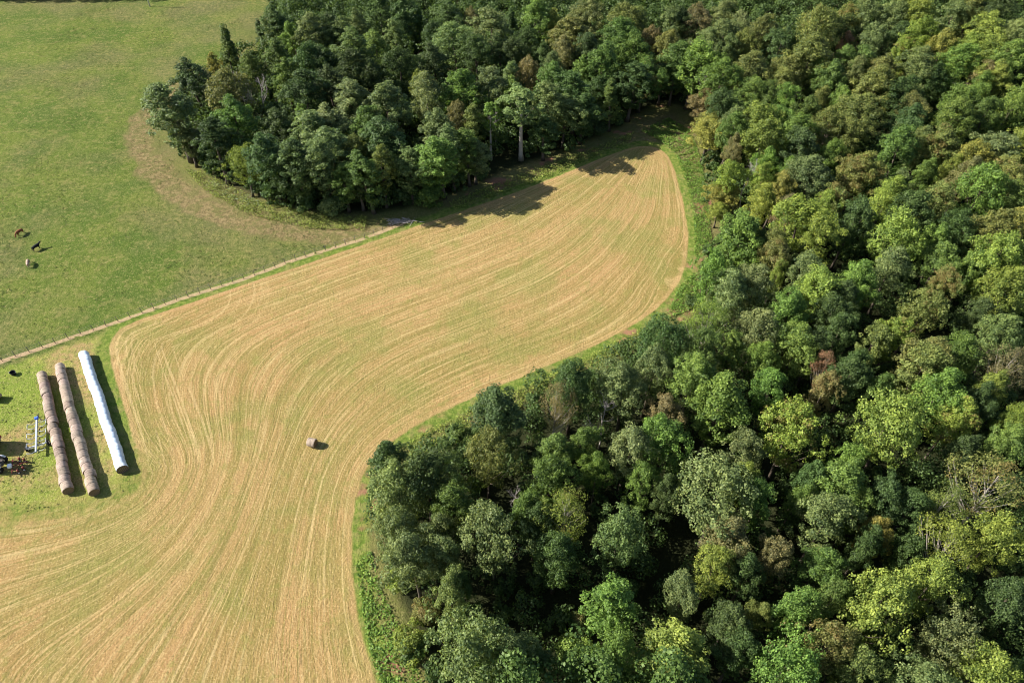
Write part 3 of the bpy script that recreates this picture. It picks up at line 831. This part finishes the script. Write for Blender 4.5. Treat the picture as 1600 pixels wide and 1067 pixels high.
def bale_meshes(R, L, seed):
    """a round bale lying along x: bulging wrapped barrel, two end faces"""
    rnd = random.Random(seed); n = 28; prof = []
    m = 9
    for i in range(m + 1):
        t = i / m; x = (t - .5) * L
        rr = R * (1 - .08 * abs(2 * t - 1) ** 8) * (1 - (.055 if i in (3, 6) else 0.0) + (.006 if i % 2 else 0))
        prof.append((x, rr))
    vs = []; fs = []
    lump = [1 + rnd.uniform(-.012, .012) for _ in range(n)]
    for (x, rr) in prof:
        for k in range(n):
            a = 2 * PI * k / n; z = rr * lump[k] * math.sin(a)
            z = max(z, -R * .93)
            vs.append((x, rr * lump[k] * math.cos(a) * (1.03 if z < 0 else 1), z))
    for i in range(m):
        for k in range(n):
            fs.append((i * n + k, i * n + (k + 1) % n, (i + 1) * n + (k + 1) % n, (i + 1) * n + k))
    b = MB(); b.add(vs, fs); body = b.mesh('wrap', smooth=True)
    body.materials.append(M['straw'])
    e = MB()
    for s, row in ((-1, 0), (1, m)):
        ring = [vs[row * n + k] for k in range(n)]
        v2 = ring + [(p[0] - s * .012, p[1] * .55, p[2] * .55) for p in ring] + [(ring[0][0] - s * .03, 0, 0)]
        f2 = [(k, (k + 1) % n, n + (k + 1) % n, n + k) for k in range(n)] + [(n + k, n + (k + 1) % n, 2 * n) for k in range(n)]
        e.add(v2, f2)
    em = e.mesh('end_face'); em.materials.append(M['bale_end'])
    return body, em
BR, BL = .68, 1.24
BV = [bale_meshes(BR, BL, s) for s in (1, 2, 3, 4)]
def add_bale(loc, rz, var, label, group, shade=1.0, tilt=0.0, s=1.0):
    o = empty('round_bale', loc, rz); o.scale = (s, s, s)
    body = link('wrap', BV[var][0], o); end = link('end_face', BV[var][1], o)
    body.rotation_euler = (tilt, 0, 0)
    body.color = (shade, shade * rng0.uniform(.96, 1.02), shade * rng0.uniform(.93, 1.03), 1)
    return tag(o, label, 'hay bale', group)
def poly_walk(pix, z):
    pts = [Vector(tuple(G(*p, z))) for p in pix]
    for p in pts: p.z = 0
    return pts
def resample(pts, step):
    out = []; carry = 0.0
    for a, b in zip(pts[:-1], pts[1:]):
        L = (b - a).length; d = (b - a) / L; s = carry
        while s < L: out.append((a + d * s, math.atan2(d.y, d.x))); s += step
        carry = s - L
    return out
def ordn(n):
    n += 1
    w = ['first', 'second', 'third', 'fourth', 'fifth', 'sixth', 'seventh', 'eighth', 'ninth', 'tenth', 'eleventh', 'twelfth', 'thirteenth', 'fourteenth',
         'fifteenth', 'sixteenth', 'seventeenth', 'eighteenth', 'nineteenth', 'twentieth', 'twenty-first', 'twenty-second', 'twenty-third', 'twenty-fourth', 'twenty-fifth', 'twenty-sixth']
    return w[n - 1]
ROW1 = [(65.5,588),(76,632),(87,680),(97,726),(106.5,767)]
ROW2 = [(93,575),(104,618),(117,666),(131,716),(146,765)]
for nm, pix, grp in (('beside the trailer', ROW1, 'bales of the row by the trailer'), ('next to the white tube', ROW2, 'bales of the row by the white tube')):
    pts = resample(poly_walk(pix, BR), BL * 1.015)
    for k, (p, a) in enumerate(pts):
        off = rng0.gauss(0, .06); sc = 1 + rng0.uniform(-.05, .045)
        q = (p.x - math.sin(a) * off, p.y + math.cos(a) * off, BR * .93 * sc + .01)
        add_bale(q, a + rng0.gauss(0, .03), k % 4, f"brown round hay bale, {ordn(k)} from the fence in the row {nm}", grp, rng0.uniform(.78, 1.18), rng0.uniform(-.5, .5), sc)
p = G(487, 690, .8)
add_bale((p[0], p[1], .65), math.radians(-14), 0, 'single pale round bale alone on the mown hay field', None, 1.15, 0, .90)
p = G(-9, 619, .8)
add_bale((p[0], p[1], .72), math.radians(80), 1, 'round bale standing alone at the yard edge, casting a rounded shadow', None, 1.0)

# white wrapped tube
def tube_thing():
    pts = resample(poly_walk([(129.5,551),(138,577),(148,604),(160,641),(175,686),(191.5,733)], .8), .155)
    P_ = [p for p, a in pts]; n = 26
    root = empty('wrapped_bale_tube', tuple(P_[0]))
    o0 = P_[0]
    vs, fs = [], []
    rnd = random.Random(4)
    for i, p in enumerate(P_):
        t = (P_[min(i + 3, len(P_) - 1)] - P_[max(i - 3, 0)]).normalized(); nrm = Vector((-t.y, t.x, 0))
        ph = (i % 8) / 8.0
        rr = .74 * (1 + .02 * math.sin(i // 8 * 2.3)) * (1 - .075 * (1 - math.sin(PI * ph) ** .5)) * (1 + rnd.uniform(-.006, .006))
        if i == 0: rr *= .82
        if i == 1: rr *= .95
        for k in range(n):
            a = 2 * PI * k / n
            wr = 1 + .012 * math.sin(7 * a + i * 1.7) + rnd.uniform(-.004, .004)
            z = max(rr * wr * math.sin(a), -.65)
            v = p - o0 + nrm * (.05 * math.sin(i * .11) + .03 * math.sin(i // 8 * 1.9) + rr * wr * math.cos(a) * (1.05 if z < -.2 else 1)) + Vector((0, 0, z + .67))
            vs.append(v)
    m = len(P_)
    for i in range(m - 1):
        for k in range(n): fs.append((i * n + k, i * n + (k + 1) % n, (i + 1) * n + (k + 1) % n, (i + 1) * n + k))
    c0 = len(vs); vs.append(sum((vs[k] for k in range(n)), Vector()) / n); fs += [(c0, (k + 1) % n, k) for k in range(n)]
    b = MB(); b.add(vs, fs)
    t = NT('white_stretch_film')
    pos = t.new("TexCoord").outputs["Object"]
    w = t.noise(pos, 2.2, 4, .6)
    c = t.mix(t.step(w, .35, .7), (.58, .68, .80), (.74, .81, .88))
    c = t.mix(t.math('MULTIPLY', t.step(t.noise(pos, 1.3, 4, .7), .60, .70), .35), c, (.42, .42, .38))
    t.b.inputs["Roughness"].default_value = .38; t.b.inputs["Specular IOR Level"].default_value = .45
    t.bump(t.noise(pos, 6, 3, .6), .35, .05); t.col(c)
    b.build('film', t.m, root, smooth=True)
    ring = [vs[(m - 1) * n + k] for k in range(n)]
    ctr = sum(ring, Vector()) / n
    td = (P_[-1] - P_[-4]).normalized()
    e = MB(); r2 = [ctr + (v - ctr) * .93 - td * .10 for v in ring]
    e.add(ring + r2 + [ctr - td * .14], [(k, (k + 1) % n, n + (k + 1) % n, n + k) for k in range(n)] + [(n + k, n + (k + 1) % n, 2 * n) for k in range(n)])
    e.build('end_face', M['bale_end'], root)
    tag(root, 'long white plastic-wrapped bale tube lying on the grass by the hay field', 'bale tube')
tube_thing()

# ------------------------------------------------------------------ bale trailer
def wheel(parent, c, R, W, axis_ang=0.0, rim_mat='white'):
    w = empty('wheel', c, axis_ang); w.parent = parent
    n = 24
    def lathe(prof):
        vs, fs = [], []
        for (y, r) in prof:
            for k in range(n): vs.append((r * math.cos(2 * PI * k / n), y, r * math.sin(2 * PI * k / n)))
        for i in range(len(prof) - 1):
            for k in range(n): fs.append((i * n + k, i * n + (k + 1) % n, (i + 1) * n + (k + 1) % n, (i + 1) * n + k))
        b = MB(); b.add(vs, fs); return b
    h = W / 2
    lathe([(-h * .6, R * .58), (-h, R * .66), (-h, R * .88), (-h * .7, R), (h * .7, R), (h, R * .88), (h, R * .66), (h * .6, R * .58)]).build('tyre', M['black'], w, smooth=True)
    lathe([(-h * .55, .001), (-h * .55, R * .3), (-h * .75, R * .5), (-h * .65, R * .59), (h * .65, R * .59), (h * .75, R * .5), (h * .55, R * .3), (h * .55, .001)]).build('rim', M[rim_mat], w, smooth=True)
    return w
def trailer():
    a = G(57.5, 653, .9); b = G(56, 706, .9)
    d = Vector((b[0] - a[0], b[1] - a[1], 0)); L = d.length
    root = empty('bale_trailer', (a[0], a[1], 0), math.atan2(d.y, d.x))
    f = MB(); f.box((L / 2, 0, .88), (L, .20, .22)); f.build('beam', M['pale_blue'], root, bevel=.015)
    for k in range(7):
        x = .75 + k * (L - .95) / 6
        for s in (-1, 1):
            m = MB()
            m.tube([(x, s * .10, .84), (x, s * .65, .62), (x, s * 1.18, .92)], .045, 6)
            m.build('cradle_arm', M['steel'], root, smooth=True)
    for s in (-1, 1):
        m = MB()
        n0 = (L - .95) / 6
        for k in (0, 2, 4):
            x = .75 + k * n0
            m.tube([(x, s * 1.18, .94), (x + n0, s * 1.18, .94)], .045, 6)
        m.build('side_rail', M['steel'], root, smooth=True)
    ax = MB(); ax.box((L * .76, 0, .52), (.16, 2.5, .14)); ax.box((L * .76, 0, .70), (.22, .22, .26)); ax.build('axle', M['steel'], root, bevel=.01)
    for s in (-1, 1):
        wheel(root, (L * .76, s * 1.32, .42), .42, .26)
    j = MB(); j.box((.10, 0, 1.0), (.42, .44, .34)); j.build('pump_box', M['blue'], root, bevel=.03)
    j = MB(); j.tube([(-.05, .0, .86), (-.9, 0, .55), (-1.25, 0, .5)], .06, 6); j.build('hitch', M['post'], root, smooth=True)
    j = MB(); j.tube([(-.35, .16, 0), (-.35, .16, 1.25)], .045, 6); j.box((-.35, .16, .02), (.22, .22, .03)); j.build('jack', M['post'], root)
    tag(root, 'pale blue bale trailer with rows of cradle arms parked beside the bales', 'trailer')
trailer()

# ------------------------------------------------------------------ tractor at the yard edge with a tedder behind it
def tractor():
    p = G(-4, 731, 0)
    root = empty('tractor', tuple(p), math.radians(188))
    b = MB(); b.box((.2, 0, .75), (2.6, .55, .40)); b.box((-.75, 0, .95), (.7, .9, .35)); b.build('chassis', M['post'], root, bevel=.03)
    b = MB(); b.box((1.05, 0, 1.22), (1.5, .68, .62)); b.build('hood', M['white'], root, bevel=.10)
    for s in (-1, 1):
        wheel(root, (-.6, s * .85, .72), .72, .42, 0)
        wheel(root, (1.35, s * .70, .46), .46, .30, 0)
        f = MB(); f.tube([(-1.25, s * .85, 1.12), (-1.0, s * .85, 1.45), (-.6, s * .85, 1.53), (-.2, s * .85, 1.45)], .14, 8); f.build('mudguard', M['white'], root, smooth=True)
    c = MB(); c.box((-.35, 0, 2.42), (1.7, 1.45, .12)); c.build('canopy', M['white'], root, bevel=.05)
    c = MB()
    for s in (-1, 1):
        c.tube([(-1.0, s * .6, .95), (-1.0, s * .6, 2.38)], .045, 6)
    c.build('roll_bar', M['post'], root)
    c = MB(); c.box((-.55, 0, 1.28), (.5, .5, .12)); c.box((-.82, 0, 1.52), (.12, .5, .45)); c.build('seat', M['black'], root, bevel=.04)
    c = MB(); c.tube([(.25, 0, 1.3), (-.05, 0, 1.62)], .03, 6)
    c.tube([(-.08 + .19 * math.cos(a) * .6, .19 * math.sin(a), 1.63 + .19 * math.cos(a) * .8) for a in [2 * PI * k / 12 for k in range(13)]], .02, 5, cap=False)
    c.build('steering_wheel', M['black'], root)
    tag(root, 'white-roofed tractor half hidden at the yard edge, in front of the dark tedder', 'tractor')
tractor()
def tedder():
    a = G(17, 731, .5); b = G(46, 722, .5)
    d = Vector((b[0] - a[0], b[1] - a[1], 0)); L = d.length
    root = empty('hay_tedder', (a[0], a[1], 0), math.atan2(d.y, d.x))
    f = MB(); f.tube([(0, 0, .75), (L * .35, 0, .8), (L, -.1, .8)], .075, 8); f.tube([(.2, -.85, .7), (L * .62, -.1, .82)], .06, 8); f.tube([(.2, .95, .7), (L * .62, .0, .82)], .06, 8)
    f.tube([(.25, -1.15, .72), (.25, 1.25, .72)], .07, 8)
    f.build('frame', M['dark_red'], root, smooth=True)
    h = MB(); h.box((.05, 0, .95), (.5, .55, .42)); h.build('gear_box', M['white'], root, bevel=.04)
    for (x, y) in ((.9, -1.0), (1.0, 1.05), (L * .68, -.75), (L * .72, .65)):
        r = empty('rotor', (x, y, .55)); r.parent = root; r.rotation_euler = (0, .14, rng0.uniform(0, 1))
        hub = MB(); hub.tube([(0, 0, -.12), (0, 0, .28)], .13, 10); hub.build('hub', M['dark_red'], r, smooth=True)
        ar = MB()
        for k in range(6):
            t = k * PI / 3; c, s = math.cos(t), math.sin(t)
            ar.tube([(c * .1, s * .1, .05), (c * .55, s * .55, .03), (c * .85, s * .85, -.05)], .028, 5)
            ar.tube([(c * .85, s * .85, -.02), (c * .97 - s * .1, s * .97 + c * .1, -.42)], .014, 4)
        ar.build('tine_arms', M['black'], r, smooth=True)
        wheel(r, (0, 0, -.33), .20, .12)
    tag(root, 'dark rusty red hay tedder with spider rotors hitched behind the white tractor', 'tedder')
tedder()
def wagon():
    p = G(-22, 700, 0)
    root = empty('hay_wagon', tuple(p), math.radians(4))
    b = MB(); b.box((0, 0, .95), (4.2, 2.3, .12)); b.build('deck', M['plank'], root, bevel=.01)
    for s in (-1, 1):
        m = MB(); m.box((s * 2.06, 0, 1.75), (.09, 2.26, 1.46)); m.build('end_panel', M['red'], root, bevel=.015)
    for s in (-1, 1):
        m = MB()
        for z in (1.25, 1.75, 2.25): m.box((0, s * 1.11, z), (4.0, .06, .26))
        m.build('side_boards', M['red'], root, bevel=.01)
    m = MB(); m.box((-1.3, 0, .62), (.14, 1.7, .14)); m.box((1.3, 0, .62), (.14, 1.7, .14)); m.box((0, 0, .78), (3.6, .16, .2)); m.tube([(-2.0, 0, .7), (-3.4, 0, .45)], .05, 6); m.build('undercarriage', M['post'], root)
    for x in (-1.3, 1.3):
        for s in (-1, 1): wheel(root, (x, s * .95, .40), .40, .22, 0, 'steel')
    tag(root, 'red sided hay wagon at the yard edge, above the tractor', 'wagon')
wagon()
def tub():
    p = G(22, 585, 0)
    root = empty('feed_tub', tuple(p))
    n = 24; prof = [(0.30, .0), (.40, .52), (.44, .55), (.40, .56), (.36, .50), (.28, .10), (.001, .08)]
    vs, fs = [], []
    for r, z in prof:
        for k in range(n): vs.append((r * math.cos(2 * PI * k / n), r * math.sin(2 * PI * k / n), z))
    for i in range(len(prof) - 1):
        for k in range(n): fs.append((i * n + k, i * n + (k + 1) % n, (i + 1) * n + (k + 1) % n, (i + 1) * n + k))
    b = MB(); b.add(vs, fs); b.build('tub', M['black'], root, smooth=True)
    for s in (-1, 1):
        h = MB(); h.tube([(s * .42, -.12, .48), (s * .52, -.08, .50), (s * .52, .08, .50), (s * .42, .12, .48)], .02, 5); h.build('handle', M['steel'], root)
    tag(root, 'small black feed tub standing on the grass between fence and bales', 'feed tub')
tub()

# ------------------------------------------------------------------ fence
def fence():
    pts = [Vector((*q, 0)) for q in fence_w]
    st = resample(pts, 1.86)
    root = empty('wire_fence', tuple(st[0][0]))
    o0 = st[0][0]
    pm = []
    for s in range(3):
        b = MB(); rn = random.Random(s)
        b.tube([(0, 0, -.1), (rn.uniform(-.02, .02), rn.uniform(-.02, .02), .6), (rn.uniform(-.05, .05), rn.uniform(-.05, .05), 1.22)], [.048, .045, .040], 7)
        m = b.mesh('post', smooth=True); m.materials.append(M['post']); pm.append(m)
    P_ = []
    for k, (p, a) in enumerate(st):
        o = link('post', pm[k % 3], root); o.location = p - o0
        o.rotation_euler = (rng0.gauss(0, .04), rng0.gauss(0, .04), rng0.uniform(0, 6)); o.scale = (1, 1, rng0.uniform(.9, 1.08)); P_.append(p - o0)
    for z in (.28, .55, .82, 1.08):
        b = MB(); b.tube([p + Vector((0, .07, z)) for p in P_], .009, 4); b.build('wire', M['wire'], root)
    tag(root, 'long wire fence on dark posts dividing the pasture from the hay field', 'fence')
fence()

# ------------------------------------------------------------------ utility pole, brush pile
p = G(234.5, 11, 0)
root = empty('utility_pole', tuple(p))
b = MB(); b.tube([(0, 0, -.3), (0, 0, 5), (0, 0, 9.5)], [.16, .14, .11], 10); b.build('pole', plain('pale_pole', (.55, .52, .48), var=.15), root, smooth=True)
b = MB(); b.box((0, .13, 8.9), (2.2, .10, .12)); b.build('crossarm', M['plank'], root)
for x in (-1.0, -.35, .35, 1.0):
    b = MB(); b.tube([(x, .13, 8.96), (x, .13, 9.02), (x, .13, 9.08), (x, .13, 9.16)], [.03, .05, .03, .045], 8); b.build('insulator', M['white'], root, smooth=True)
tag(root, 'pale utility pole standing alone in the pasture', 'utility pole')

p = G(628, 348, 0)
b = MB(); rn = random.Random(9)
for k in range(60):
    a = rn.uniform(-.35, .35) + (0 if k % 3 else rn.uniform(-1.4, 1.4)); L = rn.uniform(.8, 2.2)
    c = Vector((rn.gauss(0, 1.1), rn.gauss(0, .45), rn.uniform(.05, .5)))
    d = Vector((math.cos(a), math.sin(a), rn.uniform(-.2, .35))) * L / 2
    q0, q1 = c - d, c + d
    q0.z = max(q0.z, .03); q1.z = max(q1.z, .03)
    b.tube([q0, (q0 + q1) / 2 + Vector((0, 0, rn.uniform(0, .1))), q1], [rn.uniform(.03, .07), .04, .015], 5)
o = b.build('brush_pile', M['dead_wood'], None, smooth=True); o.location = p
tag(o, 'heap of cut grey branches on red soil at the fence end', 'brush pile')

# ------------------------------------------------------------------ cattle
def cow_mesh(name, graze=False):
    """standing animal along +x, one continuous skin"""
    V = [(-.72, 0, 1.02), (-.35, 0, .98), (.05, 0, .96), (.42, 0, 1.02), (.66, 0, 1.10)]
    R = [(.24, .25), (.30, .31), (.33, .34), (.30, .33), (.20, .24)]
    E = [(0, 1), (1, 2), (2, 3), (3, 4)]
    def chain(start, pts, rad):
        prev = start
        for p, r in zip(pts, rad):
            V.append(p); R.append((r, r)); E.append((prev, len(V) - 1)); prev = len(V) - 1
        return prev
    if graze: chain(4, [(.90, 0, .92), (1.12, .02, .58), (1.24, .05, .36), (1.34, .07, .17)], [.15, .12, .13, .075])
    else: chain(4, [(.92, 0, 1.28), (1.10, .04, 1.42), (1.28, .07, 1.36), (1.45, .10, 1.24)], [.16, .13, .13, .08])
    for s in (-1, 1):
        chain(0, [(-.74, s * .19, .78), (-.66, s * .20, .58), (-.84, s * .20, .40), (-.80, s * .20, .20), (-.78, s * .20, .04)], [.15, .11, .065, .05, .06])
        chain(3, [(.48, s * .17, .74), (.46, s * .18, .45), (.48, s * .18, .22), (.49, s * .18, .04)], [.12, .075, .05, .06])
    chain(0, [(-.93, 0, 1.05), (-1.0, 0, .75), (-1.0, .02, .5)], [.05, .03, .05])
    me = bpy.data.meshes.new(name + '_cage'); me.from_pydata(V, E, [])
    ob = bpy.data.objects.new(name + '_cage', me); C.objects.link(ob)
    md = ob.modifiers.new('skin', 'SKIN'); ob.modifiers.new('sub', 'SUBSURF').levels = 2
    for i, r in enumerate(R):
        me.skin_vertices[0].data[i].radius = r; me.skin_vertices[0].data[i].use_root = (i == 2)
    dg = bpy.context.evaluated_depsgraph_get(); dg.update()
    out = bpy.data.meshes.new_from_object(ob.evaluated_get(dg)); out.name = name
    bpy.data.objects.remove(ob); bpy.data.meshes.remove(me)
    for q in out.polygons: q.use_smooth = True
    return out
def cow(px, py, col, ang, label, graze, s=1.0, spot=None):
    p = G(px, py, .6)
    root = empty('cow', (p[0], p[1], p[2]), ang); root.scale = (s, s, s)
    body = link('body', cow_mesh('cow_body', graze), root)
    t = NT(label.split()[0] + '_hide'); pos = t.new("TexCoord").outputs["Object"]
    t.b.inputs["Roughness"].default_value = .6
    c = t.mix(t.step(t.noise(pos, 1.6, 2), .52, .60), col, spot or tuple(x * .75 for x in col)); t.col(c)
    body.data.materials.append(t.m)
    hx, hz = ((1.20, .50) if graze else (1.12, 1.50))
    for sgn in (-1, 1):
        e = MB(); e.tube([(hx - .02, sgn * .10 + .03, hz), (hx - .06, sgn * .22 + .03, hz + .02), (hx - .06, sgn * .33 + .03, hz - .03)], [.035, .065, .02], 6); e.build('ear', t.m, root, smooth=True)
    tag(root, label, 'cow', 'cattle in the pasture')
cow(30, 363, (.23, .085, .035), math.radians(250), 'brown cow furthest up the pasture of the three', True, .84)
cow(56.5, 386, (.012, .012, .014), math.radians(56), 'black cow between the brown and the pale tan one in the pasture', False, .84)
cow(44, 411, (.46, .31, .23), math.radians(112), 'pale tan cow closest to the fence in the pasture', True, .84)
